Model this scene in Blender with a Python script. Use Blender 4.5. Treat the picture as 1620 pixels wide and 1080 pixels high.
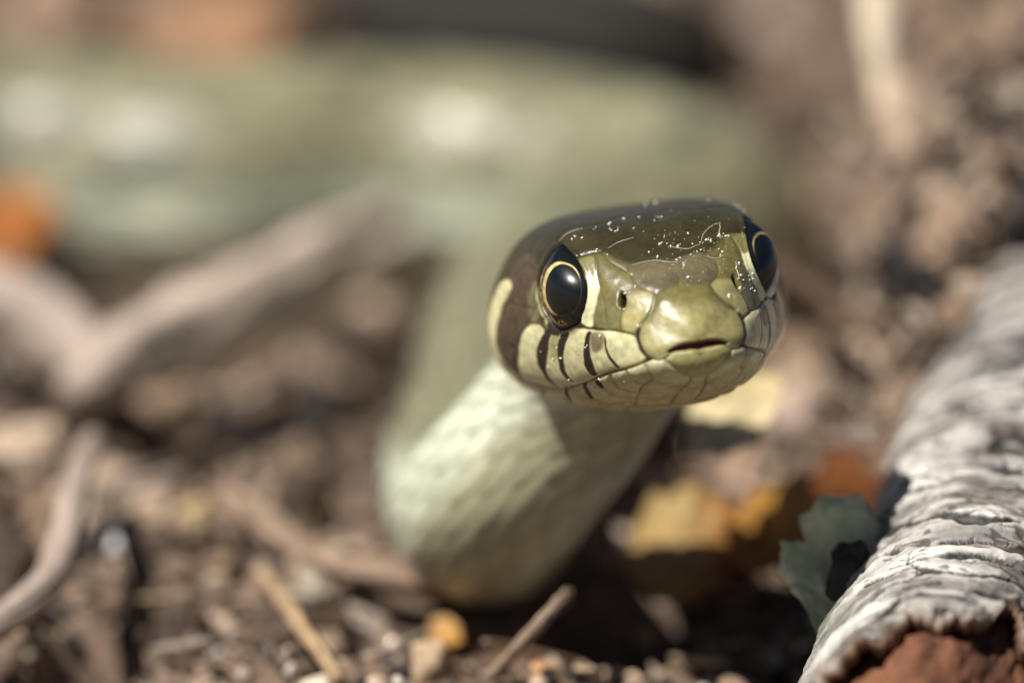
import bpy, math, random
import numpy as np
from mathutils import Vector, Matrix

# ------------------------------------------------------------------ clear
for o in list(bpy.data.objects):
    bpy.data.objects.remove(o)
scene = bpy.context.scene
COL = scene.collection
rng = np.random.default_rng(7)
MM = 0.001                                   # everything below is laid out in millimetres

# ------------------------------------------------------------------ camera (macro lens, 35 cm away, looking 15 deg down)
PITCH = math.radians(15.0)
FOCUS = 350.0
P0 = np.array([0.0, 0.0, 20.3])              # point in focus at the middle of the frame
VIEW = np.array([0.0, math.cos(PITCH), -math.sin(PITCH)])
RIGHT = np.array([1.0, 0.0, 0.0])
UP = np.array([0.0, math.sin(PITCH), math.cos(PITCH)])
CAM = P0 - VIEW * FOCUS
LENS = 36.0 * FOCUS / 49.0
K = 1620.0 * FOCUS / 49.0                    # photo pixels per unit tangent

cam_data = bpy.data.cameras.new('camera')
cam = bpy.data.objects.new('camera', cam_data)
COL.objects.link(cam)
scene.camera = cam
cam_data.sensor_width = 36.0
cam_data.lens = LENS
cam_data.clip_start = 0.005
cam_data.clip_end = 100.0
cam.location = Vector(CAM * MM)
cam.rotation_euler = (math.pi / 2 - PITCH, 0, 0)
cam_data.dof.use_dof = True
cam_data.dof.focus_distance = (FOCUS - 0.5) * MM
cam_data.dof.aperture_fstop = LENS / 15.5
cam_data.dof.aperture_blades = 0

# ------------------------------------------------------------------ world and sun
SUN_TRAVEL = np.array([0.46, 0.27, -0.85])
SUN_TRAVEL = SUN_TRAVEL / np.linalg.norm(SUN_TRAVEL)
TO_SUN = -SUN_TRAVEL
world = bpy.data.worlds.new('World')
scene.world = world
world.use_nodes = True
wn = world.node_tree.nodes
wl = world.node_tree.links
bg = wn['Background']
sky = wn.new('ShaderNodeTexSky')
sky.sky_type = 'NISHITA'
sky.sun_disc = False
sky.air_density = 0.4
sky.dust_density = 0.3
sky.ozone_density = 0.3
sky.sun_elevation = math.asin(TO_SUN[2])
sky.sun_rotation = math.atan2(TO_SUN[0], TO_SUN[1])
wl.new(sky.outputs[0], bg.inputs['Color'])
bg.inputs['Strength'].default_value = 0.05
sun_data = bpy.data.lights.new('sun', 'SUN')
sun_data.energy = 5.0
sun_data.angle = math.radians(0.55)
sun_data.color = (1.0, 0.965, 0.90)
sun = bpy.data.objects.new('sun', sun_data)
COL.objects.link(sun)
sun.rotation_euler = Vector(SUN_TRAVEL).to_track_quat('-Z', 'Y').to_euler()
sun.location = (-0.3, -0.2, 0.6)

scene.view_settings.view_transform = 'Standard'
scene.view_settings.look = 'None'
scene.view_settings.gamma = 1.0
scene.view_settings.exposure = 0.36
scene.render.engine = 'CYCLES'
scene.cycles.use_denoising = True
scene.cycles.max_bounces = 6
scene.cycles.sample_clamp_indirect = 6.0

# ------------------------------------------------------------------ helpers
def unit(v):
    v = np.asarray(v, float)
    return v / np.linalg.norm(v)

def pd(px, py, d):
    """Point seen at photo pixel px,py that lies d mm behind the plane in focus."""
    z = FOCUS + d
    return CAM + VIEW * z + RIGHT * ((px - 810.0) / K * z) + UP * ((540.0 - py) / K * z)

def pz(px, py, z):
    """Point seen at photo pixel px,py at height z above the ground."""
    ray = VIEW + RIGHT * ((px - 810.0) / K) + UP * ((540.0 - py) / K)
    return CAM + ray * ((z - CAM[2]) / ray[2])

def project(P):
    q = P - CAM
    z = q @ VIEW
    return np.stack([810.0 + (q @ RIGHT) / z * K, 540.0 - (q @ UP) / z * K], -1), z - FOCUS

def srgb(r, g, b):
    c = np.array([r, g, b], float) / 255.0
    return np.where(c <= 0.04045, c / 12.92, ((c + 0.055) / 1.055) ** 2.4)

def sstep(a, b, x):
    t = np.clip((x - a) / (b - a), 0, 1)
    return t * t * (3 - 2 * t)

def _hash(ix, iy, iz, seed):
    h = (ix * 374761393 + iy * 668265263 + iz * 2147483647 + seed * 974711) & 0xFFFFFFFF
    h = ((h ^ (h >> 13)) * 1274126177) & 0xFFFFFFFF
    return ((h ^ (h >> 16)) & 0xFFFFFF) / float(0xFFFFFF)

def vnoise(P, seed=0):
    P = np.asarray(P, float)
    i = np.floor(P).astype(np.int64)
    f = P - i
    f = f * f * (3 - 2 * f)
    out = 0
    for dx in (0, 1):
        wx = f[..., 0] if dx else 1 - f[..., 0]
        for dy in (0, 1):
            wy = f[..., 1] if dy else 1 - f[..., 1]
            for dz in (0, 1):
                wz = f[..., 2] if dz else 1 - f[..., 2]
                out = out + wx * wy * wz * _hash(i[..., 0] + dx, i[..., 1] + dy, i[..., 2] + dz, seed)
    return out * 2 - 1

def fbm(P, scale, octaves=4, seed=0, gain=0.5):
    P = np.asarray(P, float) / scale
    a, out = 1.0, 0
    for k in range(octaves):
        out = out + a * vnoise(P, seed + 17 * k)
        P = P * 2.03 + 11.3
        a *= gain
    return out

def xyz(x, y, z=None):
    return np.stack([x, y, np.zeros_like(x) if z is None else z], -1)

def nat_spline(t, Y):
    """Natural cubic spline through Y at t; returns an evaluator."""
    t = np.asarray(t, float); Y = np.asarray(Y, float)
    n = len(t); h = np.diff(t)
    A = np.zeros((n, n)); R = np.zeros((n,) + Y.shape[1:])
    A[0, 0] = A[-1, -1] = 1
    for k in range(1, n - 1):
        A[k, k - 1] = h[k - 1]; A[k, k] = 2 * (h[k - 1] + h[k]); A[k, k + 1] = h[k]
        R[k] = 6 * ((Y[k + 1] - Y[k]) / h[k] - (Y[k] - Y[k - 1]) / h[k - 1])
    M = np.linalg.solve(A, R.reshape(n, -1)).reshape(R.shape)
    def ev(x):
        x = np.asarray(x, float)
        k = np.clip(np.searchsorted(t, x) - 1, 0, n - 2)
        e = (slice(None),) + (None,) * (Y.ndim - 1)
        hk = h[k][e]; a = (t[k + 1] - x)[e]; b = (x - t[k])[e]
        return (M[k] * a ** 3 + M[k + 1] * b ** 3) / (6 * hk) + (Y[k] / hk - M[k] * hk / 6) * a + (Y[k + 1] / hk - M[k + 1] * hk / 6) * b
    return ev

def mesh_obj(name, V, F, mat, parent=None, smooth=True, attrs=None):
    """V in mm (world), F an (n,3) / (n,4) array or a list of such arrays."""
    if not isinstance(F, (list, tuple)):
        F = [F]
    F = [np.asarray(f, np.int32) for f in F if len(f)]
    me = bpy.data.meshes.new(name)
    V = np.ascontiguousarray(np.asarray(V, np.float64) * MM, np.float32)
    me.vertices.add(len(V))
    me.vertices.foreach_set('co', V.ravel())
    loops = np.concatenate([f.ravel() for f in F])
    sizes = np.concatenate([np.full(len(f), f.shape[1], np.int32) for f in F])
    me.loops.add(len(loops))
    me.loops.foreach_set('vertex_index', loops)
    me.polygons.add(len(sizes))
    st = np.zeros(len(sizes), np.int32); st[1:] = np.cumsum(sizes)[:-1]
    me.polygons.foreach_set('loop_start', st)
    me.update(calc_edges=True)
    me.polygons.foreach_set('use_smooth', np.full(len(sizes), smooth))
    for an, av in (attrs or {}).items():
        av = np.asarray(av, np.float32)
        if av.ndim == 2:
            at = me.attributes.new(an, 'FLOAT_COLOR', 'POINT')
            at.data.foreach_set('color', np.concatenate([av, np.ones((len(av), 1), np.float32)], 1).ravel())
        else:
            at = me.attributes.new(an, 'FLOAT', 'POINT')
            at.data.foreach_set('value', av)
    me.materials.append(mat)
    me.validate()
    o = bpy.data.objects.new(name, me)
    COL.objects.link(o)
    if parent is not None:
        o.parent = parent
    return o

def tag(o, label, cat, group=None, kind=None):
    if label: o['label'] = label
    if cat: o['category'] = cat
    if group: o['group'] = group
    if kind: o['kind'] = kind
    return o

def empty(name):
    o = bpy.data.objects.new(name, None)
    o.empty_display_size = 0.002
    COL.objects.link(o)
    return o

def grid_faces(n, m, wrap=True):
    """n rings of m vertices."""
    a = np.arange(n - 1)[:, None] * m; j = np.arange(m if wrap else m - 1)[None, :]
    j2 = (j + 1) % m
    return np.stack([a + j, a + j2, a + m + j2, a + m + j], -1).reshape(-1, 4)

# ------------------------------------------------------------------ materials
def new_mat(name):
    m = bpy.data.materials.new(name)
    m.use_nodes = True
    nt = m.node_tree
    return m, nt, nt.nodes['Principled BSDF']

def N(nt, kind, **kw):
    n = nt.nodes.new(kind)
    for k, v in kw.items():
        setattr(n, k, v)
    return n

def attr_mat(name, rough=0.5, spec=0.5, vary=0.18, grain_mm=0.4, bump=0.2, bump_mm=0.3, coat=0.0, coat_rough=0.1,
             sss=0.0, gloss_attr=False, trans=0.0):
    """Colour from the mesh attribute 'col', broken up by noise, with fine bump."""
    m, nt, b = new_mat(name)
    L = nt.links
    a = N(nt, 'ShaderNodeAttribute', attribute_name='col')
    tc = N(nt, 'ShaderNodeTexCoord')
    n1 = N(nt, 'ShaderNodeTexNoise'); n1.inputs['Scale'].default_value = 1000.0 / grain_mm; n1.inputs['Detail'].default_value = 5.0
    L.new(tc.outputs['Object'], n1.inputs['Vector'])
    mr = N(nt, 'ShaderNodeMapRange'); mr.inputs['From Min'].default_value = 0.25; mr.inputs['From Max'].default_value = 0.75
    mr.inputs['To Min'].default_value = 1 - vary; mr.inputs['To Max'].default_value = 1 + vary
    L.new(n1.outputs['Fac'], mr.inputs['Value'])
    mx = N(nt, 'ShaderNodeVectorMath', operation='SCALE')
    L.new(a.outputs['Color'], mx.inputs[0]); L.new(mr.outputs[0], mx.inputs['Scale'])
    L.new(mx.outputs[0], b.inputs['Base Color'])
    n2 = N(nt, 'ShaderNodeTexNoise'); n2.inputs['Scale'].default_value = 1000.0 / bump_mm; n2.inputs['Detail'].default_value = 4.0
    L.new(tc.outputs['Object'], n2.inputs['Vector'])
    bp = N(nt, 'ShaderNodeBump'); bp.inputs['Strength'].default_value = bump; bp.inputs['Distance'].default_value = bump_mm * 0.3 * MM
    L.new(n2.outputs['Fac'], bp.inputs['Height'])
    L.new(bp.outputs[0], b.inputs['Normal'])
    b.inputs['Roughness'].default_value = rough
    if gloss_attr:
        g = N(nt, 'ShaderNodeAttribute', attribute_name='rough')
        L.new(g.outputs['Fac'], b.inputs['Roughness'])
    b.inputs['Specular IOR Level'].default_value = spec
    b.inputs['Coat Weight'].default_value = coat
    b.inputs['Coat Roughness'].default_value = coat_rough
    if sss:
        b.inputs['Subsurface Weight'].default_value = sss
        b.inputs['Subsurface Radius'].default_value = (1.0, 0.7, 0.4)
        b.inputs['Subsurface Scale'].default_value = 0.0005
    if trans:
        out = nt.nodes['Material Output']
        t = N(nt, 'ShaderNodeBsdfTranslucent'); L.new(mx.outputs[0], t.inputs['Color'])
        ms = N(nt, 'ShaderNodeMixShader'); ms.inputs[0].default_value = trans
        L.new(b.outputs[0], ms.inputs[1]); L.new(t.outputs[0], ms.inputs[2]); L.new(ms.outputs[0], out.inputs['Surface'])
    return m

M_SKIN = attr_mat('snake_skin', rough=0.40, spec=0.45, vary=0.16, grain_mm=0.30, bump=0.3, bump_mm=0.10, coat=0.12, coat_rough=0.28, sss=0.06, gloss_attr=True)
M_EYE = attr_mat('snake_eye', rough=0.32, spec=0.35, vary=0.25, grain_mm=0.3, bump=0.05, bump_mm=0.12, coat=0.55, coat_rough=0.18)
M_SOIL = attr_mat('soil', rough=0.85, spec=0.3, vary=0.35, grain_mm=1.6, bump=0.6, bump_mm=0.7)
M_CRUMB = attr_mat('soil_crumb', rough=0.7, spec=0.5, vary=0.4, grain_mm=0.6, bump=0.6, bump_mm=0.5, gloss_attr=True)
M_WOOD = attr_mat('dry_wood', rough=0.7, spec=0.35, vary=0.25, grain_mm=0.9, bump=0.5, bump_mm=0.4)
M_LEAF = attr_mat('dry_leaf', rough=0.5, spec=0.4, vary=0.2, grain_mm=1.2, bump=0.4, bump_mm=0.5, trans=0.3)
M_BARK = attr_mat('birch_bark', rough=0.6, spec=0.4, vary=0.16, grain_mm=0.5, bump=0.5, bump_mm=0.25)
M_DUST = attr_mat('dust', rough=0.35, spec=0.7, vary=0.1, grain_mm=0.2, bump=0.1, bump_mm=0.1)

# ------------------------------------------------------------------ the snake's axis
YAW, HP, ROLL = math.radians(11.0), math.radians(6.0), math.radians(8.5)
TOWARD = -VIEW
def cam2w(v):
    return RIGHT * v[0] + UP * v[1] + TOWARD * v[2]
_f = np.array([math.sin(YAW) * math.cos(HP), -math.sin(HP), math.cos(YAW) * math.cos(HP)])
_r = unit(np.array([math.cos(YAW), 0, -math.sin(YAW)]))
_u = np.cross(_f, _r)                                     # up in camera axes (right-handed: r x u = f)
_r2 = _r * math.cos(ROLL) + _u * math.sin(ROLL)
_u2 = -_r * math.sin(ROLL) + _u * math.cos(ROLL)
HF, HR, HU = cam2w(_f), cam2w(_r2), cam2w(_u2)            # snout direction, towards image right, up
O = pd(1101, 516, -4.8)                                   # tip of the snout

ctrl = [O, O - HF * 4, O - HF * 8, O - HF * 12, O - HF * 15.2 - HU * 0.25,
        pd(958, 520, 13.8), pd(930, 600, 15.6), pd(888, 672, 16.8), pd(822, 742, 18.0),
        pz(762, 800, 4.4), pz(755, 762, 4.7), pz(782, 685, 5.2), pz(812, 605, 5.8), pz(845, 525, 6.2), pz(910, 470, 6.5),
        pz(1000, 436, 6.7), pz(1085, 405, 6.9), pz(1108, 364, 7.0), pz(1045, 330, 7.0), pz(950, 312, 7.0), pz(850, 297, 7.0), pz(700, 280, 7.0),
        pz(560, 278, 7.0), pz(430, 288, 7.0), pz(330, 292, 7.0), pz(220, 280, 7.0), pz(100, 264, 7.0), pz(-60, 262, 7.0), pz(-300, 268, 7.0), pz(-560, 275, 6.8)]
ctrl = np.array(ctrl)
cl = np.concatenate([[0], np.cumsum(np.linalg.norm(np.diff(ctrl, axis=0), axis=1))])
axis_ev = nat_spline(cl, ctrl)
tt = np.linspace(0, cl[-1], 6000)
ax = axis_ev(tt)
_ds = cl[-1] / 6000
_k = np.exp(-0.5 * (np.arange(-220, 221) * _ds / 2.4) ** 2); _k /= _k.sum()
_sm = np.stack([np.convolve(np.pad(ax[:, i], 220, mode='edge'), _k, 'valid') for i in range(3)], -1)
_w = sstep(17, 24, tt)[:, None] * sstep(tt[-1], tt[-1] - 12, tt)[:, None]
ax = ax * (1 - _w) + _sm * _w                             # soften the bends of the neck and coil
S_of = np.concatenate([[0], np.cumsum(np.linalg.norm(np.diff(ax, axis=0), axis=1))])
S_MAX = S_of[-1] - 0.5
tan = np.gradient(ax, axis=0); tan /= np.linalg.norm(tan, axis=1)[:, None]
ups = np.zeros_like(ax); ups[0] = unit(HU - tan[0] * (HU @ tan[0]))
for k in range(1, len(ax)):                               # parallel transport, with a slow turn back to upright on the ground
    u = ups[k - 1] - tan[k] * (ups[k - 1] @ tan[k])
    if S_of[k] > 42:
        want = np.array([0, 0, 1.0]) - tan[k] * tan[k][2]
        u = u + 0.004 * want
    ups[k] = u / np.linalg.norm(u)
def frame(s):
    c = np.stack([np.interp(s, S_of, ax[:, i]) for i in range(3)], -1)
    t = np.stack([np.interp(s, S_of, tan[:, i]) for i in range(3)], -1); t /= np.linalg.norm(t, axis=-1, keepdims=True)
    u = np.stack([np.interp(s, S_of, ups[:, i]) for i in range(3)], -1)
    u -= t * np.sum(u * t, -1, keepdims=True); u /= np.linalg.norm(u, axis=-1, keepdims=True)
    r = np.cross(u, -t)                                   # image right at the head
    return c, t, u, r
_c, _t, _uu, _rr = frame(np.array([0.0]))
SIGN = 1.0 if (_rr[0] @ HR) > 0 else -1.0

# half profiles (x, z) from crown to throat, at distances behind the snout tip
ang9 = np.radians([0, 25, 50, 72, 90, 108, 130, 155, 180])
def circ(r, squash=1.0):
    return [(r * math.sin(a), r * squash * math.cos(a)) for a in ang9]
STN = [
    (3.0, [(0, 2.35), (1.5, 2.2), (2.7, 1.6), (3.35, 0.6), (3.6, -0.4), (3.6, -1.25), (3.2, -2.3), (1.9, -3.1), (0, -3.35)]),
    (6.0, [(0, 3.95), (2.2, 3.9), (4.05, 3.4), (4.8, 1.8), (5.0, 0.1), (4.95, -1.3), (4.3, -2.9), (2.5, -4.1), (0, -4.4)]),
    (10.0, [(0, 4.65), (2.7, 4.6), (4.85, 4.05), (5.95, 2.2), (6.3, 0.1), (6.25, -1.5), (5.5, -3.2), (3.2, -4.6), (0, -4.9)]),
    (14.0, [(0, 4.6), (2.9, 4.5), (5.2, 3.75), (6.85, 1.7), (7.4, -0.3), (7.3, -1.8), (6.25, -3.3), (3.6, -4.5), (0, -4.8)]),
    (18.0, [(0, 4.7), (2.4, 4.4), (4.5, 3.2), (5.7, 1.4), (6.0, -0.2), (5.8, -1.7), (4.9, -3.0), (2.8, -4.1), (0, -4.4)]),
    (23.0, circ(4.5)), (29.0, circ(4.45)), (40.0, circ(4.8)), (60.0, circ(5.4)), (90.0, circ(6.6)), (130.0, circ(7.0)), (400.0, circ(7.0))]
st_s = np.array([a for a, _ in STN]); st_p = np.array([p for _, p in STN])
prof_ev = nat_spline(st_s, st_p)
slope0 = (prof_ev(np.array([3.01]))[0] - prof_ev(np.array([3.0]))[0]) / 0.01
CEN = np.array([0.0, -0.7])
def half_profile(s):
    s = np.asarray(s, float)
    p = prof_ev(np.clip(s, 3.0, None))
    lin = st_p[0][None] + (s - 3.0)[:, None, None] * slope0[None] * 0.85
    q = np.clip(s / 3.0, 0, 1)
    g = (1 - (1 - q) ** 2.9) ** (1 / 2.7)
    gu = (1 - (1 - q) ** 2.25) ** (1 / 2.25)
    dz = lin - CEN
    up = sstep(-0.6, 0.6, dz[..., 1])[..., None]
    lin = CEN + dz * (g[:, None, None] * (1 - up) + gu[:, None, None] * up)
    return np.where((s < 3.0)[:, None, None], lin, p)

# periodic cubic interpolation matrix for 16 control points round the ring
NC = 16
def ring_matrix(m):
    A = np.zeros((NC, NC))
    for k in range(NC):
        A[k, (k - 1) % NC] = 1; A[k, k] = 4; A[k, (k + 1) % NC] = 1
    D = np.zeros((NC, NC))
    for k in range(NC):
        D[k, (k - 1) % NC] += 6; D[k, k] -= 12; D[k, (k + 1) % NC] += 6
    Mx = np.linalg.solve(A, D)
    u = np.arange(m) / m * NC
    k = np.floor(u).astype(int); b = u - k; a = 1 - b
    B = np.zeros((m, NC))
    for i in range(m):
        k0, k1 = k[i] % NC, (k[i] + 1) % NC
        B[i, k0] += a[i]; B[i, k1] += b[i]
        B[i] += (a[i] ** 3 - a[i]) / 6 * Mx[k0] + (b[i] ** 3 - b[i]) / 6 * Mx[k1]
    return B

def ring_xz(s, m):
    hp = half_profile(s)                                   # n,9,2
    full = np.concatenate([hp, hp[:, -2:0:-1] * np.array([-1.0, 1.0])], 1)   # n,16,2
    return np.einsum('mk,nkc->nmc', ring_matrix(m), full)

def place(s, xz):
    c, t, u, r = frame(s)
    X = xz[..., 0] * SIGN; Z = xz[..., 1]
    P = c[:, None] + r[:, None] * X[..., None] + u[:, None] * Z[..., None]
    # the lower jaw sits a little behind the snout
    back = -0.35 * sstep(-0.9, -2.2, Z) * (1 - sstep(1.0, 6.0, s))[:, None]
    return P + t[:, None] * back[..., None]

def head_s():
    th = np.linspace(0.035, math.pi / 2, 75)
    a = 3.0 * (1 - np.cos(th))
    b = np.arange(3.0 + 0.07, 19.0, 0.07)
    return np.concatenate([a, b])

# ---- the scale pattern of one side of the head, traced in photo pixels and mirrored to the other side
SUT = [  # points, line half-width px, darkness, groove depth mm
    # edge of rostral, then black bars between upper lip plates
    ([(1037, 464), (1032, 488), (1026, 504), (1013, 514)], 1.2, .55, .06),
    ([(1061, 453), (1048, 459), (1037, 464)], 1.0, .45, .05), ([(1072, 450), (1061, 453)], 0.9, .3, .04),
    ([(1037, 463), (1029, 460), (1018, 457), (1006, 450), (999, 436)], 1.0, .45, .05),
    ([(1073, 452), (1075, 437), (1077, 415)], 1.0, .5, .05),
    ([(1076, 413), (1050, 410), (1031, 409), (1012, 411), (1000, 419), (992, 430)], 1.1, .35, .06),
    ([(939, 521), (952, 522.6), (974, 522.6), (989, 526), (1006, 530)], 1.1, .8, .07),
    ([(955, 473), (958, 490), (959, 505), (963, 522)], 1.0, .35, .05),
    ([(983, 491), (980, 505), (981, 522)], 1.0, .4, .05),
    # mouth line
    ([(1064, 556), (1054, 567), (1042, 570), (1030, 568)], 1.0, .32, .05),
    ([(1030, 568), (1020, 572.6), (1004, 579), (989, 584), (970, 587), (948, 595), (936, 602), (924, 607), (911, 610), (892, 615), (878, 614), (860, 610), (840, 605), (826, 600), (812, 590), (803, 578)], 1.1, .62, .12),
    # lower lip plates
    ([(1052, 569), (1061, 577), (1076, 588), (1093, 596)], 1.2, .45, .08),
    ([(1093, 596), (1091, 606), (1080, 614), (1067, 629), (1060, 640)], 1.3, .5, .08),
    ([(1080, 613), (1054, 610), (1033, 600)], 1.0, .3, .05),
    ([(1021, 577), (1026, 588), (1033, 600)], 1.2, .5, .07),
    ([(1033, 600), (1020, 608), (1015, 612), (1007, 633), (1004, 642)], 1.2, .5, .07),
    ([(990, 584), (998, 599), (1012, 606)], 1.1, .35, .06),
    ([(966, 592), (968, 600), (974, 609), (985, 616), (998, 620), (1010, 622)], 1.2, .45, .07),
    ([(944, 597), (955.5, 615), (966, 624), (980, 629)], 1.1, .3, .06),
    ([(924, 607), (935, 628), (950, 640), (962, 645)], 1.1, .3, .05),
    ([(896, 616), (901, 629), (912, 645)], 1.1, .25, .05),
    ([(861, 614), (861, 626), (870, 640)], 1.2, .35, .05),
    ([(1060, 640), (1040, 641), (1024, 643), (1004, 642), (981, 653), (964, 661), (942, 660), (920, 657)], 1.3, .4, .09),
    ([(1004, 633), (975, 640), (940, 648), (905, 648), (870, 640), (840, 625)], 1.0, .2, .05),
    # plates of the crown
    ([(912, 409), (923, 403), (937, 400), (951, 398)], 1.3, .8, .08),
    ([(951, 398), (963, 390), (985, 378.5), (1007, 372.6), (1030, 369), (1048, 372)], 0.8, .35, .05),
    ([(943, 402), (944, 420), (944, 435), (947, 447), (950, 458), (945.5, 469), (943.5, 485), (939, 505), (939, 520)], 1.1, .55, .08),
    ([(883, 379), (892, 368), (907, 361), (929, 357), (942, 355), (963, 350), (985, 341), (1000, 337)], 1.2, .35, .08),
    ([(985, 341), (1003, 350), (1022, 352), (1030, 345)], 0.9, .3, .05),
    ([(1000, 337), (1012, 330), (1030, 326)], 0.9, .3, .05),
    ([(1048, 372), (1056, 390), (1066, 404), (1076, 413)], 0.9, .25, .04),
    ([(951, 398), (965, 415), (985, 425), (992, 430)], 0.9, .3, .04),
    # behind the eye
    ([(858, 432), (846, 428), (838, 415), (842, 398)], 1.0, .35, .05),
    ([(857, 478), (846, 490), (838, 508), (834, 512)], 1.0, .3, .05),
    ([(866, 500), (860, 508), (862, 518), (868, 524)], 1.0, .5, .05),
    ([(838, 415), (822, 430), (806, 445)], 1.0, .3, .05),
    ([(846, 490), (825, 485), (808, 480)], 1.0, .3, .05),
    ([(825, 485), (816, 520), (812, 550)], 1.0, .25, .05),
]
def T1(*pts): return [(770 + x / 5.4, 430 + y / 5.4) for x, y in pts]
def T2(*pts): return [(900 + x / 5.4, 430 + y / 5.4) for x, y in pts]
C_BAR = srgb(44, 33, 24)
REG = [  # polygon, colour, feather px
    # face below the crown: olive yellow
    ([(913, 410), (937, 402), (951, 399), (975, 412), (1000, 420), (1030, 412), (1077, 417), (1110, 420), (1110, 560), (1031, 569), (1005, 532), (939, 522), (925, 470)], srgb(106, 98, 58), 10),
    ([(1040, 500), (1062, 490), (1100, 482), (1116, 560), (1060, 566), (1031, 569), (1010, 545), (1009, 525), (1024, 512)], srgb(152, 143, 92), 24),
    ([(1000, 420), (1030, 410), (1077, 414), (1075, 450), (1040, 462), (1018, 457), (1000, 440)], srgb(96, 88, 64), 7),
    ([(990, 466), (1018, 460), (1036, 464), (1030, 488), (1010, 514), (1004, 527), (984, 523), (986, 495), (994, 480)], srgb(156, 146, 98), 6),
    ([(946, 470), (960, 478), (980, 488), (980, 522), (940, 520)], srgb(112, 106, 68), 4),
    # upper lip
    (T2((110, 470), (200, 500), (400, 502), (570, 542), (610, 640), (690, 745), (480, 830), (250, 890), (130, 960)) + T1((660, 1003), (480, 1000), (300, 930), (270, 700), (330, 480), (400, 435), (470, 440), (520, 560), (620, 520)), srgb(205, 199, 152), 3),
    # chin and lower lip
    ([(1112, 556), (1062, 558), (1030, 569), (989, 585), (948, 596), (892, 616), (850, 609), (826, 601), (800, 580), (800, 640), (860, 700), (1000, 720), (1112, 720)], srgb(186, 180, 138), 4),
    ([(1112, 557), (1064, 559), (1054, 569), (1064, 579), (1093, 597), (1112, 592)], srgb(168, 162, 104), 3),
    # brown patch behind the eye
    ([(842, 398), (856, 432), (853, 470), (857, 495), (866, 512), (846, 512), (832, 518), (822, 550), (822, 585), (828, 601), (812, 592), (792, 560), (784, 520), (796, 470), (806, 430), (822, 408)], srgb(80, 68, 52), 6),
    ([(852, 440), (853, 472), (858, 496), (848, 508), (838, 508), (834, 480), (842, 450)], srgb(112, 108, 74), 5),
    # pale rim of the jaw and collar
    ([(800, 440), (811, 447), (808, 462), (797, 478), (787, 510), (784, 540), (790, 560), (806, 582), (826, 603), (850, 616), (840, 626), (815, 612), (790, 588), (772, 560), (766, 530), (778, 480), (788, 455)], srgb(208, 198, 150), 4),
    # upper half of second lip plate stays brownish
    (T2((190, 500), (320, 520), (318, 600), (300, 660), (240, 690), (200, 640)), srgb(122, 110, 82), 6),
    (T1((575, 520), (640, 520), (625, 640), (620, 740), (560, 740), (540, 700), (550, 600)), srgb(168, 160, 112), 5),
    # cream plate in front of the eye
    ([(925, 426), (940, 424), (945, 440), (949, 458), (944, 470), (942, 485), (938, 505), (938, 519), (922, 512), (921, 498), (928, 478), (931, 458)], srgb(224, 220, 172), 3),
    ([(913, 411), (940, 402), (943, 425), (940, 440), (928, 438)], srgb(124, 118, 74), 5),
    # pale rim behind the eye
    ([(852, 448), (855, 470), (862, 492), (872, 510), (864, 508), (855, 494), (850, 470)], srgb(178, 178, 122), 2),
    ([(864, 492), (872, 508), (868, 524), (860, 514), (861, 500)], srgb(170, 164, 118), 2),
    # dark bars
    (T2((575, 500), (600, 470), (625, 480), (612, 545), (625, 600), (660, 670), (700, 735), (680, 748), (630, 690), (595, 620), (578, 560)), C_BAR, 1.2),
    (T2((312, 560), (328, 545), (338, 630), (365, 700), (420, 775), (458, 815), (430, 825), (380, 770), (340, 700), (322, 640)), C_BAR, 1.2),
    (T2((165, 508), (205, 505), (195, 560), (195, 640), (205, 720), (235, 820), (262, 885), (200, 872), (150, 800), (140, 700), (148, 610)), C_BAR, 1.5),
    (T1((650, 520), (740, 490), (700, 580), (682, 650), (670, 750), (690, 830), (722, 890), (768, 943), (700, 905), (650, 845), (624, 745), (618, 640)), C_BAR, 1.5),
    (T1((540, 470), (575, 490), (556, 560), (540, 700), (520, 825), (560, 905), (645, 998), (560, 945), (500, 875), (448, 775), (436, 660), (480, 560)), C_BAR, 1.5),
    (T1((330, 440), (355, 450), (300, 570), (285, 700), (290, 850), (320, 925), (285, 905), (240, 820), (220, 700), (250, 560)), srgb(58, 46, 38), 3),
    ([(892, 614), (899, 614), (905, 635), (899, 631)], C_BAR, 1.5), ([(920, 605), (929, 604), (942, 633), (932, 629)], C_BAR, 1.5),
    ([(941, 599), (949, 597), (958, 616), (950, 613)], C_BAR, 1.5), ([(860, 613), (863, 613), (863, 626), (860, 625)], srgb(110, 108, 90), 1.5),
    # dark skin under the eye
    ([(872, 506), (882, 519), (891, 525), (909, 517), (921, 511), (924, 515), (905, 524), (880, 532), (868, 520)], srgb(48, 38, 28), 2),
]
EYE_PX = [(890, 386), (900, 397), (912, 410.5), (922, 427), (928, 442.5), (930, 458), (929, 474), (925, 490), (921, 499), (920, 510), (909, 516), (891, 524),
          (882, 519), (872, 508), (861, 490), (855, 469), (854, 452), (857, 435.5), (864, 417.5), (873, 401), (883, 390)]
NOSTRIL = [(981, 464), (987, 461), (991, 470), (990, 482), (985, 490), (978, 484), (980, 474)]
GAP = [(1055, 558), (1064, 551), (1078, 545), (1094, 541), (1118, 540), (1118, 556), (1098, 553), (1080, 556)]

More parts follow.
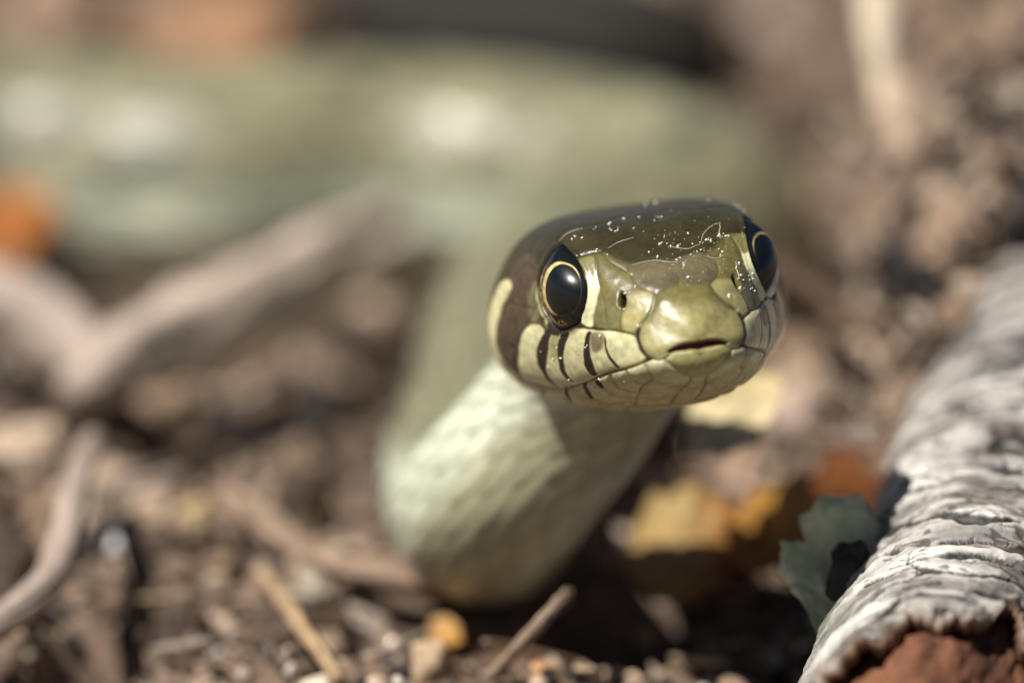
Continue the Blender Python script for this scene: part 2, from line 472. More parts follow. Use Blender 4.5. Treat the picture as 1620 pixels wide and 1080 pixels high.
def chaikin(pts, closed, n=2):
    p = np.asarray(pts, float)
    for _ in range(n):
        if closed:
            q = np.roll(p, -1, 0)
            p = np.stack([p * .75 + q * .25, p * .25 + q * .75], 1).reshape(-1, 2)
        elif len(p) > 2:
            a, b = p[:-1], p[1:]
            m = np.stack([a * .75 + b * .25, a * .25 + b * .75], 1).reshape(-1, 2)
            p = np.concatenate([p[:1], m[1:-1], p[-1:]])
    return p
SUT = [(chaikin(p, False, 1), a, b, c) for p, a, b, c in SUT]
REG = [(chaikin(p, True, 2), c, f) for p, c, f in REG]
LIPS = chaikin([(800, 560), (830, 515), (860, 508), (939, 520), (1005, 530), (1012, 512), (1040, 466), (1100, 450), (1120, 560), (1120, 660), (980, 670), (830, 640)], True, 2)
EYE_RAW = list(EYE_PX)
EYE_PX = chaikin(EYE_PX, True, 1)
NOSTRIL = chaikin(NOSTRIL, True, 2)
GAP = chaikin(GAP, True, 1)

def seg_dist(Q, pts, closed=False):
    pts = np.asarray(pts, float)
    a = pts if closed else pts[:-1]
    b = np.roll(pts, -1, 0) if closed else pts[1:]
    best = np.full(len(Q), 1e9)
    for p, q in zip(a, b):
        d = q - p
        t = np.clip(((Q - p) @ d) / (d @ d + 1e-9), 0, 1)
        e = Q - p - t[:, None] * d
        best = np.minimum(best, np.einsum('ij,ij->i', e, e))
    return np.sqrt(best)

def inside(Q, pts):
    pts = np.asarray(pts, float)
    x, y = Q[:, 0], Q[:, 1]
    r = np.zeros(len(Q), bool)
    n = len(pts)
    for i in range(n):
        x1, y1 = pts[i]; x2, y2 = pts[i - 1]
        if y1 == y2: continue
        c = ((y1 > y) != (y2 > y)) & (x < (x2 - x1) * (y - y1) / (y2 - y1) + x1)
        r ^= c
    return r

def signed(Q, pts):
    """Signed distance, positive inside; only evaluated near the polygon."""
    pts = np.asarray(pts, float)
    lo, hi = pts.min(0) - 30, pts.max(0) + 30
    near = np.all((Q > lo) & (Q < hi), 1)
    out = np.full(len(Q), -99.0)
    if near.any():
        q = Q[near]
        d = seg_dist(q, pts, True)
        out[near] = np.where(inside(q, pts), d, -d)
    return out

def line_dist(Q, pts):
    pts = np.asarray(pts, float)
    lo, hi = pts.min(0) - 40, pts.max(0) + 40
    near = np.all((Q > lo) & (Q < hi), 1)
    out = np.full(len(Q), 99.0)
    if near.any():
        out[near] = seg_dist(Q[near], pts)
    return out

def grid_normals(P):
    du = np.gradient(P, axis=0)
    dv = np.roll(P, -1, 1) - np.roll(P, 1, 1)
    n = np.cross(dv, du)
    n /= np.linalg.norm(n, axis=-1, keepdims=True) + 1e-12
    return n

def body_pattern(s, phi, P, xz):
    """Overlapping keeled scales, olive back, pale flanks with small dark spots."""
    tw = 0.62 * sstep(20, 27, s) * (1 - sstep(36, 52, s))
    phi = phi - tw
    phi = (phi + math.pi) % (2 * math.pi) - math.pi
    n_rows = 30.0
    row = phi / (2 * math.pi) * n_rows                       # phi 0 at the back, +-pi at the belly
    pitch = 2.3
    a = s / pitch
    def cell(u, v):
        iu = np.floor(u); fu = u - iu
        off = (iu % 2) * 0.5
        w = v + off; fv = w - np.floor(w)
        return fu - 0.5, fv, iu, np.floor(w)
    best = np.full(s.shape, -9.0); seam = np.ones(s.shape); idu = np.zeros(s.shape); idv = np.zeros(s.shape)
    for k in (-1, 0, 1):
        iu = np.floor(row) + k
        cu = row - (iu + 0.5)
        off = (np.abs(iu) % 2) * 0.5
        for e in (0, 1):
            v0 = np.floor(a + off) - e
            cv = (a + off) - v0                              # 0 at the free (front of overlap) end .. grows to the tail
            q = 1.45 - cv                                    # scale covers cv in -0.05..1.45, tail end rounded
            wdt = 0.64 * np.sqrt(np.clip(np.minimum(1.0, q / 0.75), 0, 1)) * np.clip(cv / 0.25 + 0.35, 0, 1)
            ins = wdt - np.abs(cu)
            h = np.where((ins > 0) & (cv > -0.1) & (q > 0), 0.3 + 0.5 * cv - 0.35 * (cu / 0.6) ** 2, -9)
            take = h > best
            best = np.where(take, h, best)
            seam = np.where(take, np.clip(np.minimum(ins * 3.0, q * 2.5), 0, 1), seam)
            idu = np.where(take, iu, idu); idv = np.where(take, v0 + k * 0.37, idv)
    best = np.where(best < -1, 0, best)
    rnd = _hash(idu.astype(np.int64), (idv * 100).astype(np.int64), np.zeros_like(idu, np.int64), 5)
    A = np.abs(phi)
    back = srgb(130, 128, 100); flank = srgb(210, 214, 188); belly = srgb(180, 176, 142)
    f1 = sstep(1.15, 1.7, A)[..., None]; f2 = sstep(2.35, 2.7, A)[..., None]
    col = back * (1 - f1) + flank * f1
    col = col * (1 - f2) + belly * f2
    col = col * (1 + (rnd[..., None] - 0.5) * (0.2 + 0.3 * sstep(50, 70, s)[..., None])) * (1 + 0.25 * fbm(P, 7.0, 2, 66)[..., None] * sstep(50, 80, s)[..., None])
    spot = ((rnd > 0.965) & (A > 1.0) & (A < 2.2)) | ((rnd > 0.975) & (A < 1.0))
    col = np.where(spot[..., None], col * 0.25, col)
    col = col * (0.62 + 0.38 * seam[..., None])
    keel = np.exp(-(((row - np.floor(row) - 0.5)) / 0.08) ** 2) * (A < 1.6)
    disp = 0.19 * best * (0.55 + 0.9 * rnd) * (1 - 0.6 * sstep(2.15, 2.45, A)) * sstep(20, 26, s) + 0.0 * keel
    return disp, col

def head_pattern(P, Nn, s, xz):
    """Displacement (mm) and colour on the head, from the canonical (image-left) side."""
    Qfull, _ = project(P)
    shp = s.shape
    Q = Qfull.reshape(-1, 2)
    facing = np.clip((Nn @ TOWARD), -1, 1).ravel()
    w = sstep(-0.30, -0.08, facing)
    ssn = s.ravel()
    w = np.where(ssn < 4.0, np.maximum(w, 1 - sstep(3.0, 4.0, ssn)), w)
    w = w * (1 - sstep(15.5, 18.0, ssn))
    # generic colouring where the photograph shows nothing
    z = xz[..., 1].ravel()
    top = srgb(64, 58, 36); side = srgb(186, 180, 138)
    gen = top + (side - top) * sstep(0.6, -1.4, z)[:, None]
    col = np.tile(srgb(57, 52, 28), (len(Q), 1))
    n1 = fbm(P.reshape(-1, 3), 1.1, 4, 3, 0.65)
    jit = np.stack([fbm(P.reshape(-1, 3), 0.5, 2, 21), fbm(P.reshape(-1, 3), 0.5, 2, 22)], -1) * 0.9
    Qj = Q + jit
    for poly, c, fe in REG:
        d = signed(Qj, poly)
        k = sstep(-fe * 0.6, fe * 0.6, d)
        col = col * (1 - k[:, None]) + np.asarray(c) * k[:, None]
    col = col * (1 + 0.20 * n1 + 0.12 * fbm(P.reshape(-1, 3), 0.25, 2, 14))[:, None]
    near = np.full(len(Q), 99.0)
    dark = np.zeros(len(Q)); groove = np.zeros(len(Q))
    for pts, hw, dk, dep in SUT:
        d = line_dist(Q, pts)
        near = np.minimum(near, d)
        dark = np.maximum(dark, dk * np.exp(-(d / (hw * 1.15)) ** 2))
        groove = np.maximum(groove, dep * np.exp(-(d / (hw * 1.6)) ** 2))
    near = np.minimum(near, np.abs(signed(Q, EYE_PX)))
    bulge = (0.03 + 0.10 * sstep(-10, 10, signed(Q, LIPS))) * (1 - np.exp(-near / 6.0))
    groove = groove * (0.55 + 0.45 * sstep(-10, 10, signed(Q, LIPS)))
    disp = bulge - groove
    suture = srgb(62, 48, 30)
    col = col * (1 - dark[:, None] * 0.85) + suture * dark[:, None] * 0.85
    eye = signed(Q, EYE_PX)
    front = (ssn < 11)
    inn = sstep(-1.0, 9.0, eye) * front
    disp = disp - 1.1 * inn + 0.10 * np.exp(-((eye + 4) / 4.0) ** 2) * front
    rim = np.exp(-((eye + 1.0) / 1.8) ** 2) * front
    col = col * (1 - 0.8 * rim[:, None]) + srgb(38, 30, 22) * 0.8 * rim[:, None]
    col = np.where((eye > -0.5)[:, None] & front[:, None], srgb(24, 19, 15), col)
    nos = signed(Q, NOSTRIL)
    kn = sstep(-1.5, 4.0, nos) * (ssn < 5)
    disp = disp - 0.8 * kn
    col = col * (1 - 0.9 * sstep(-1, 2, nos)[:, None]) + srgb(40, 26, 20) * 0.9 * sstep(-1, 2, nos)[:, None]
    gp = signed(Q, GAP)
    kg = sstep(-3.0, 6.0, gp) * (ssn < 3.5)
    push = 0.5 * kg
    cg = sstep(-1.0, 3.0, gp)[:, None] * (ssn < 3.5)[:, None]
    col = col * (1 - cg) + srgb(120, 62, 46) * cg
    col = gen * (1 - w[:, None]) + col * w[:, None]
    disp = disp * w + 0.06 * (1 - w)
    # wrinkled skin and tiny pits
    disp = disp + 0.012 * fbm(P.reshape(-1, 3), 0.5, 3, 8)
    return disp.reshape(shp), col.reshape(shp + (3,)), push.reshape(shp)

def snake_mesh():
    MH = 576
    sh = head_s()
    sn = np.arange(sh[-1] + 0.16, 62.0, 0.16)
    sb = np.arange(sn[-1] + 0.34, S_MAX, 0.34)
    V, C, R, F, base = [], [], [], [], 0
    rings = []
    for s, m in ((np.concatenate([sh, ]), MH), (sn, MH // 2), (sb, MH // 4)):
        xz = ring_xz(s, m)
        P = place(s, xz)
        Nn = grid_normals(P)
        cen = frame(s)[0]
        if np.mean(np.sum(Nn * (P - cen[:, None]), -1)) < 0: Nn = -Nn
        S2 = np.repeat(s[:, None], m, 1)
        phi = np.arctan2(xz[..., 0], xz[..., 1] + 0.0)
        db, cb = body_pattern(S2, phi, P, xz)
        if s[0] < 19:
            xzc = xz.copy(); xzc[..., 0] = -np.abs(xzc[..., 0])
            Pc = place(s, xzc)
            # normals of the mirrored side: take them from the mirrored ring index
            idx = np.where(np.arange(m) < m // 2, (m - np.arange(m)) % m, np.arange(m))
            Nc = Nn[:, idx]
            dh, ch, push = head_pattern(Pc, Nc, S2, xzc)
            # collar: pale patch then dark band behind the jaw
            k = sstep(15.0, 19.0, S2)
            d = dh * (1 - k) + db * k
            c = ch * (1 - k[..., None]) + cb * k[..., None]
            rough = 0.31 + 0.13 * sstep(0.5, -2.0, xz[..., 1]) + 0.12 * (1 - sstep(0.6, 1.6, S2)) + 0.05 * fbm(P, 0.8, 3, 15)
        else:
            d, c = db, cb
            push = None
            rough = np.full(S2.shape, 0.44) - 0.16 * sstep(60, 90, S2) * (fbm(P, 2.2, 2, 67) > 0)
        P = P + Nn * d[..., None]
        if push is not None:
            P = P + frame(s)[1][:, None] * push[..., None]
            global EYE_FIT
            Qc = project(Pc)[0].reshape(-1, 2)
            ok = (signed(Qc, EYE_PX) > -12).reshape(S2.shape) & (S2 < 11) & ((Nc @ TOWARD) > 0)
            EYE_FIT = (Qc.reshape(S2.shape + (2,))[ok], place(s, xz)[ok], Nn[ok], xz[ok][:, 0])
        rings.append((base, len(s), m))
        V.append(P.reshape(-1, 3)); C.append(c.reshape(-1, 3)); R.append(rough.ravel())
        F.append(grid_faces(len(s), m) + base)
        base += P.shape[0] * m
    T = []
    for (b0, n0, m0), (b1, n1, m1) in zip(rings[:-1], rings[1:]):       # stitch 2:1
        last = b0 + (n0 - 1) * m0
        j = np.arange(m1)
        f0 = last + 2 * j; f1 = last + 2 * j + 1; f2 = last + (2 * j + 2) % m0
        c0 = b1 + j; c1 = b1 + (j + 1) % m1
        T += [np.stack([f0, f1, c0], -1), np.stack([f1, f2, c1], -1), np.stack([f1, c1, c0], -1)]
    V = np.concatenate(V); C = np.concatenate(C); R = np.concatenate(R)
    tip = len(V); V = np.concatenate([V, V[:MH].mean(0)[None]]); C = np.concatenate([C, C[:MH].mean(0)[None]]); R = np.append(R, 0.3)
    j = np.arange(MH)
    T.append(np.stack([np.full(MH, tip), (j + 1) % MH, j], -1))
    b2, n2, m2 = rings[-1]
    last = b2 + (n2 - 1) * m2
    end = len(V); V = np.concatenate([V, V[last:last + m2].mean(0)[None]]); C = np.concatenate([C, C[last][None]]); R = np.append(R, 0.4)
    j = np.arange(m2)
    T.append(np.stack([np.full(m2, end), last + j, last + (j + 1) % m2], -1))
    return V, [np.concatenate(F), np.concatenate(T)], C, R, rings[0]

snake = empty('grass_snake')
tag(snake, 'olive grass snake with its pale barred lips raised, coiled body behind it', 'snake')
SV, SF, SC, SR, HEADR = snake_mesh()
body = mesh_obj('body', SV, SF, M_SKIN, snake, attrs={'col': np.clip(SC, 0, 1), 'rough': SR})

HEADV = SV[:HEADR[1] * HEADR[2]]
HQ, HD = project(HEADV)
def on_head(px, py):
    """Nearest visible surface point of the head at a photo pixel."""
    d2 = (HQ[:, 0] - px) ** 2 + (HQ[:, 1] - py) ** 2
    cand = np.where(d2 < max(9.0, d2.min() + 4))[0]
    k = cand[np.argmin(HD[cand])]
    return HEADV[k]

# ------------------------------------------------------------------ eyes
def make_eye(side, paint=None):
    """A domed eye that fills the lid opening exactly; the lid outline is the traced one."""
    Qe, Pe, Ne, xe = EYE_FIT
    sel = (xe * side) > 0
    Qe, Pe, Ne = Qe[sel], Pe[sel], Ne[sel]
    C0 = np.array([893.0, 456.0])
    def basis(q):
        x, y = (q[..., 0] - C0[0]) / 40, (q[..., 1] - C0[1]) / 70
        return np.stack([np.ones_like(x), x, y, x * x, x * y, y * y, x ** 3, x * x * y, x * y * y, y ** 3], -1)
    cf = np.linalg.lstsq(basis(Qe), Pe, rcond=None)[0]
    n = unit(Ne[inside(Qe, EYE_PX)].mean(0))
    nth, nph = 110, 220
    out = chaikin(EYE_PX, True, 1)
    ang = np.arctan2(out[:, 1] - C0[1], out[:, 0] - C0[0]); rad = np.hypot(out[:, 0] - C0[0], out[:, 1] - C0[1])
    o = np.argsort(ang)
    ph = np.linspace(-math.pi, math.pi, nph, endpoint=False)
    rr = np.interp(ph, np.concatenate([ang[o] - 2 * math.pi, ang[o], ang[o] + 2 * math.pi]), np.tile(rad[o], 3))
    rho = np.linspace(0.004, 1.07, nth)
    q = C0 + (rho[:, None] * rr[None])[..., None] * np.stack([np.cos(ph), np.sin(ph)], -1)[None]
    P = basis(q) @ cf
    k = 0.80
    h = 0.80 * (np.sqrt(np.clip(1 - k * rho ** 2, 0, 1)) - math.sqrt(1 - k)) / (1 - math.sqrt(1 - k)) - 0.02
    P = P + n * h[:, None, None]
    if paint is None:                                        # gold ring, placed as seen on the near eye
        S_, _ = project(P)
        dx, dy = (S_[..., 0] - 890.0) / 32.5, (S_[..., 1] - 458.5) / 49.0
        rr2 = np.hypot(dx, dy); th = np.arctan2(-dy, -dx)     # 0 = rear, +pi/2 = up
        inner = 0.84 + 0.06 * sstep(0.2, 0.9, -np.cos(th))
        wid = 0.03 + 0.095 * sstep(-0.2, 0.9, np.cos(th)) * (1 - 0.3 * sstep(0.3, 1.0, -np.sin(th))) + 0.02 * np.sin(th)
        al = sstep(inner - 0.025, inner + 0.015, rr2) * (1 - sstep(inner + wid - 0.02, inner + wid + 0.03, rr2))
        al = al * (1 - 0.93 * sstep(0.15, 0.6, -np.cos(th) * 0.8 - np.sin(th) * 0.75))
        nz = fbm(P, 0.22, 3, 4)
        fl = (nz > 0.1) * sstep(0.95, 1.02, rr2) * (1 - sstep(1.12, 1.22, rr2)) * sstep(0.1, 0.6, np.cos(th) - 0.7 * np.sin(th))
        col = np.where((rr2 < inner)[..., None], srgb(11, 17, 18), srgb(13, 17, 17))
        rim = sstep(0.90, 1.0, rho)[:, None, None]
        col = col * (1 - rim) + srgb(14, 11, 9) * rim
        col = col * (1 - al[..., None]) + srgb(226, 200, 130) * (0.85 + 0.25 * nz[..., None]) * al[..., None]
        col = col * (1 - 0.75 * fl[..., None]) + srgb(188, 150, 82) * 0.75 * fl[..., None]
    else:
        col = paint
    V = np.concatenate([P.reshape(-1, 3), P[0].mean(0)[None]])
    Cc = np.concatenate([col.reshape(-1, 3), col[0, 0][None]])
    j = np.arange(nph); top = len(V) - 1
    F = [grid_faces(nth, nph), np.stack([np.full(nph, top), j, (j + 1) % nph], -1)]
    e1 = V[1] - V[0]; e2 = V[nph] - V[0]
    ob = mesh_obj('eye', V, F, M_EYE, snake, attrs={'col': np.clip(Cc, 0, 1)})
    return ob, col
EYE_L, _paint = make_eye(-1)
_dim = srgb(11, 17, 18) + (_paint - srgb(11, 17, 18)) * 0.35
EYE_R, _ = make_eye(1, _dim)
#--MORE--

# ------------------------------------------------------------------ the ground
def ground_z(x, y):
    x = np.asarray(x, float); y = np.asarray(y, float)
    P = xyz(x, y)
    h = 1.3 * fbm(P, 9.0, 3, 1) + 0.9 * fbm(P, 2.6, 4, 2)
    edge = 14.0 + 3.0 * fbm(P, 14.0, 2, 5)
    bank = sstep(0, 11, x - edge) * sstep(13, 46, y + 3.0 * fbm(P, 7.0, 2, 6))
    h = h + bank * (18.5 + 3.0 * fbm(P, 6.0, 3, 9) + 2.0 * fbm(P, 2.4, 3, 19)) * (1 - sstep(90, 200, y))
    h = h + 5.0 * sstep(-8, -60, x) * sstep(60, 10, y) * 0.25
    # rise of the litter far behind
    h = h + 26.0 * sstep(105, 190, y) * (1 + 0.3 * fbm(P, 20.0, 3, 12))
    for (cx, cy, rx, ry, dep) in PITS:
        d = np.sqrt(((x - cx) / rx) ** 2 + ((y - cy) / ry) ** 2)
        h = h - dep * (1 - sstep(0.55, 1.15, d + 0.12 * fbm(P, 2.0, 2, 13)))
    near = sstep(-4, -30, y)
    return h * (1 - 0.5 * near) - 2.0 * near
PITS = []
for (px, py, zz, rx, ry, dep) in ((1395, 640, 6.0, 3.4, 5.0, 9.0), (1570, 235, 15.0, 2.8, 4.5, 8.0), (1425, 465, 11.0, 1.6, 3.0, 6.0), (1320, 420, 10.0, 1.3, 2.2, 4.0), (1480, 330, 14.0, 1.5, 2.5, 5.0), (1105, 760, 1.0, 3.2, 4.0, 5.0), (150, 1030, 0.0, 3.6, 4.5, 5.0), (210, 880, 0.0, 1.8, 3.0, 2.5), (1010, 990, 0.0, 6.0, 6.0, 4.0), (1020, 70, 0.0, 16.0, 8.0, 9.0)):
    q = pz(px, py, zz); PITS.append((q[0], q[1], rx, ry, dep))

def spread(lo, hi, fine, far):
    core = np.arange(lo, hi, fine)
    out, step, v = [], fine, hi
    while v < far:
        out.append(v); step *= 1.25; v += step
    neg, step, v = [], fine, lo - fine
    while v > -far:
        neg.append(v); step *= 1.25; v -= step
    return np.array(neg[::-1] + list(core) + out)
gx = spread(-46, 46, 0.42, 4000.0); gy = spread(-20, 190, 0.48, 4000.0)
GX, GY = np.meshgrid(gx, gy, indexing='ij')
GZ = ground_z(GX, GY)
GP = np.stack([GX, GY, GZ], -1).reshape(-1, 3)
SOILS = np.array([srgb(118, 98, 84), srgb(96, 78, 64), srgb(140, 120, 104), srgb(48, 37, 28), srgb(118, 94, 72)])
def soil_col(P):
    a = fbm(P, 5.0, 3, 31); b = fbm(P, 1.6, 3, 32)
    t = np.clip(0.5 + 0.45 * a + 0.35 * b, 0, 1)[:, None]
    c = SOILS[3] * (1 - t) + SOILS[2] * t
    w = np.clip(0.5 + 0.9 * fbm(P, 11.0, 2, 33), 0, 1)[:, None]
    return c * (1 - 0.35 * w) + SOILS[4] * 0.35 * w
n_, m_ = GX.shape
gf = grid_faces(n_, m_, wrap=False)
gf = gf[:, ::-1]
ground = mesh_obj('ground', GP, gf, M_SOIL, attrs={'col': soil_col(GP)})
tag(ground, 'bare brown crumbly soil under the snake', 'soil', kind='structure')

# ------------------------------------------------------------------ loose crumbs of soil
def ico(sub):
    t = (1 + 5 ** 0.5) / 2
    v = [(-1, t, 0), (1, t, 0), (-1, -t, 0), (1, -t, 0), (0, -1, t), (0, 1, t), (0, -1, -t), (0, 1, -t), (t, 0, -1), (t, 0, 1), (-t, 0, -1), (-t, 0, 1)]
    v = [unit(a) for a in v]
    f = [(0, 11, 5), (0, 5, 1), (0, 1, 7), (0, 7, 10), (0, 10, 11), (1, 5, 9), (5, 11, 4), (11, 10, 2), (10, 7, 6), (7, 1, 8), (3, 9, 4), (3, 4, 2), (3, 2, 6), (3, 6, 8), (3, 8, 9), (4, 9, 5), (2, 4, 11), (6, 2, 10), (8, 6, 7), (9, 8, 1)]
    for _ in range(sub):
        mid, nf = {}, []
        def m(a, b):
            k = (min(a, b), max(a, b))
            if k not in mid:
                mid[k] = len(v); v.append(unit(v[a] + v[b]))
            return mid[k]
        for a, b, c in f:
            x, y, z = m(a, b), m(b, c), m(c, a)
            nf += [(a, x, z), (b, y, x), (c, z, y), (x, y, z)]
        f = nf
    return np.array(v), np.array(f)

ALONG = ax[(S_of > 24)][::12]
RAD = np.interp(S_of[(S_of > 24)][::12], [24, 40, 60, 90, 130], [4.6, 4.9, 5.5, 6.7, 7.1])
def clear_of_snake(x, y, pad=0.0, z=None):
    d = np.hypot(x[:, None] - ALONG[None, :, 0], y[:, None] - ALONG[None, :, 1]) - RAD[None] * 0.93
    hi = ALONG[None, :, 2] - RAD[None] > 2.0
    return np.min(np.where(hi, 99, d), 1) > pad

def rand_rot(n):
    q = rng.normal(size=(n, 4)); q /= np.linalg.norm(q, axis=1)[:, None]
    w, x, y, z = q.T
    return np.stack([np.stack([1 - 2 * (y * y + z * z), 2 * (x * y - z * w), 2 * (x * z + y * w)], -1),
                     np.stack([2 * (x * y + z * w), 1 - 2 * (x * x + z * z), 2 * (y * z - x * w)], -1),
                     np.stack([2 * (x * z - y * w), 2 * (y * z + x * w), 1 - 2 * (x * x + y * y)], -1)], 1)

def scatter_crumbs(name, n, size, sub, seed, stretch=(0.6, 1.4), colours=None, gloss=0.03, region=None, sink=0.25):
    bv, bf = ico(sub)
    if region is None:
        y = rng.uniform(-14, 185, n) ** 1.0
        half = (350 + y) * 0.075 + 4
        x = rng.uniform(-1, 1, n) * half
    else:
        x, y = region(n)
    ok = clear_of_snake(x, y, 0.3)
    x, y = x[ok], y[ok]; n = len(x)
    r = size[0] * (size[1] / size[0]) ** (rng.random(n) ** 1.9)
    r = np.where((x > 3) & (x < 20) & (y > 8) & (y < 32), np.minimum(r, 0.55), r)
    R = rand_rot(n)
    st = rng.uniform(stretch[0], stretch[1], (n, 3))
    lump = 1 + 0.30 * vnoise(bv[None] * 1.3 + rng.uniform(0, 90, (n, 1, 3)), seed) + 0.16 * vnoise(bv[None] * 3.1 + rng.uniform(0, 90, (n, 1, 3)), seed + 1)
    B = bv[None] * lump[..., None]
    for _ in range(7):
        pn = rng.normal(size=(n, 3)); pn /= np.linalg.norm(pn, axis=1)[:, None]
        off = rng.uniform(0.45, 0.95, n)
        ex = np.clip(np.einsum('nvi,ni->nv', B, pn) - off[:, None], 0, None)
        B = B - ex[..., None] * pn[:, None]
    V = B * st[:, None] * r[:, None, None]
    V = np.einsum('nij,nvj->nvi', R, V)
    z = ground_z(x, y) + r * rng.uniform(-0.1, 2 * sink + 0.1, n)
    V = V + np.stack([x, y, z], -1)[:, None]
    cs = SOILS if colours is None else colours
    c = cs[rng.integers(0, len(cs), n)] * rng.uniform(0.7, 1.25, (n, 1))
    rough = np.where(rng.random(n) < gloss, 0.13, 0.75)
    C = np.repeat(c[:, None], len(bv), 1).reshape(-1, 3)
    RO = np.repeat(rough[:, None], len(bv), 1).ravel()
    F = (bf[None] + (np.arange(n) * len(bv))[:, None, None]).reshape(-1, 3)
    return V.reshape(-1, 3), F, C, RO

def join(parts):
    V, F, C, R, b = [], [], [], [], 0
    for v, f, c, r in parts:
        V.append(v); F.append(f + b); C.append(c); R.append(r); b += len(v)
    return np.concatenate(V), np.concatenate(F), np.concatenate(C), np.concatenate(R)

PALE = np.array([srgb(172, 154, 138), srgb(178, 152, 122), srgb(154, 138, 126), srgb(190, 176, 156)])
GLINT = np.array([srgb(224, 216, 204), srgb(214, 200, 182), srgb(206, 204, 202)])  # near-white grain tones: sun glints put into the colour
DARK = np.array([srgb(34, 26, 20), srgb(78, 61, 48), srgb(134, 112, 92), srgb(176, 154, 132)])
def clods(n, size, seed, zone=None):
    """Rough lumps of humus, each a crumbly aggregate."""
    bv, bf = ico(3)
    y = rng.uniform(13, 170, n); x = rng.uniform(-1, 1, n) * ((350 + y) * 0.075 + 4)
    if zone: x = rng.uniform(zone[0], zone[1], n); y = rng.uniform(zone[2], zone[3], n)
    ok = clear_of_snake(x, y, size[1] * 0.8) & ~((x > 2) & (x < 24) & (y > 6) & (y < 36)); x, y = x[ok], y[ok]; gz = ground_z(x, y)
    out = []
    for i in range(len(x)):
        r = size[0] * (size[1] / size[0]) ** (rng.random() ** 1.5)
        o3 = rng.uniform(0, 500, 3)
        d = 1 + 0.42 * fbm(bv * 1.0 + o3, 1.0, 2, seed) + 0.30 * np.abs(fbm(bv * 2.6 + o3, 1.0, 3, seed + 1, 0.65))
        v = bv * d[:, None] * rng.uniform(0.6, 1.3, 3) * r
        v = v @ rand_rot(1)[0].T
        v = v + np.array([x[i], y[i], gz[i] + r * rng.uniform(0.0, 0.5)])
        t = np.clip(0.5 + 0.8 * fbm(bv * 2.2 + o3, 1.0, 3, seed + 2), 0, 1)[:, None]
        c0 = DARK[rng.integers(0, 4)]
        c = c0 * (0.65 + 0.65 * t) * rng.uniform(0.8, 1.2)
        out.append((v, bf, c, np.full(len(bv), 0.8)))
    return join(out)
def litter(n, seed):
    """Short rootlets, needles and slivers of bark lying every way."""
    out = []
    y = rng.uniform(12, 160, n); x = rng.uniform(-1, 1, n) * ((350 + y) * 0.075 + 3)
    ok = clear_of_snake(x, y, 1.5); x, y = x[ok], y[ok]; gz = ground_z(x, y)
    for i in range(len(x)):
        L = rng.uniform(2.0, 9.0); az = rng.uniform(0, 6.28); el = rng.normal(0, 0.22)
        d = np.array([math.cos(az) * math.cos(el), math.sin(az) * math.cos(el), math.sin(el)])
        side = np.array([-math.sin(az), math.cos(az), 0])
        g = gz[i] + rng.uniform(0.3, 1.6)
        p = np.array([x[i], y[i], g])
        w = rng.uniform(0.06, 0.2) * (0.6 if y[i] < 30 else 1.0)
        path = [p - d * L / 2, p - d * L / 6 + side * rng.normal(0, .3), p + d * L / 6 + side * rng.normal(0, .3) , p + d * L / 2]
        v, f, q = tube_mesh(path, [w * .7, w, w, w * .5], seed + i % 7, m=8, step=0.8, flat=rng.choice([1.0, 2.2]))
        f2 = f[0]; tri = np.concatenate([f2[:, [0, 1, 2]], f2[:, [0, 2, 3]], f[1]])
        c = PALE[rng.integers(0, 4)] * rng.uniform(0.35, 1.0)
        out.append((v, tri, np.tile(c, (len(v), 1)), np.full(len(v), 0.6)))
    return join(out)
parts = [scatter_crumbs('a', 15000, (0.15, 0.7), 1, 41, stretch=(0.4, 1.6), colours=DARK, gloss=0.02),
         scatter_crumbs('b', 1100, (0.4, 1.3), 2, 43, stretch=(0.35, 1.5), sink=0.5, colours=DARK),
         scatter_crumbs('c', 700, (0.3, 1.1), 2, 45, stretch=(0.3, 1.7), colours=PALE, gloss=0.3, sink=0.7),
         clods(520, (0.8, 2.8), 47), clods(380, (0.5, 1.7), 48, (15, 42, 18, 66)),
         scatter_crumbs('e', 2600, (0.25, 1.0), 1, 51, stretch=(0.4, 1.6), colours=DARK, gloss=0.06, sink=0.8, region=lambda n: (rng.uniform(14, 42, n), rng.uniform(15, 66, n))),
         scatter_crumbs('g', 170, (0.28, 0.65), 2, 53, stretch=(0.8, 1.2), colours=GLINT, gloss=1.0, sink=1.2),
         scatter_crumbs('h', 130, (0.28, 0.65), 2, 54, stretch=(0.8, 1.2), colours=GLINT, gloss=1.0, sink=1.5, region=lambda n: (rng.uniform(15, 40, n), rng.uniform(16, 56, n))),
         scatter_crumbs('f', 260, (0.3, 0.7), 2, 52, colours=PALE, gloss=0.7, sink=1.0, region=lambda n: (rng.uniform(14, 40, n), rng.uniform(18, 56, n)))]
v, f, c, r = join(parts)
crumbs = mesh_obj('soil_crumbs', v, f, M_CRUMB, attrs={'col': c, 'rough': r})
tag(crumbs, 'loose brown and grey crumbs of soil strewn over the ground, with pale grains painted as glints', 'soil', kind='stuff')

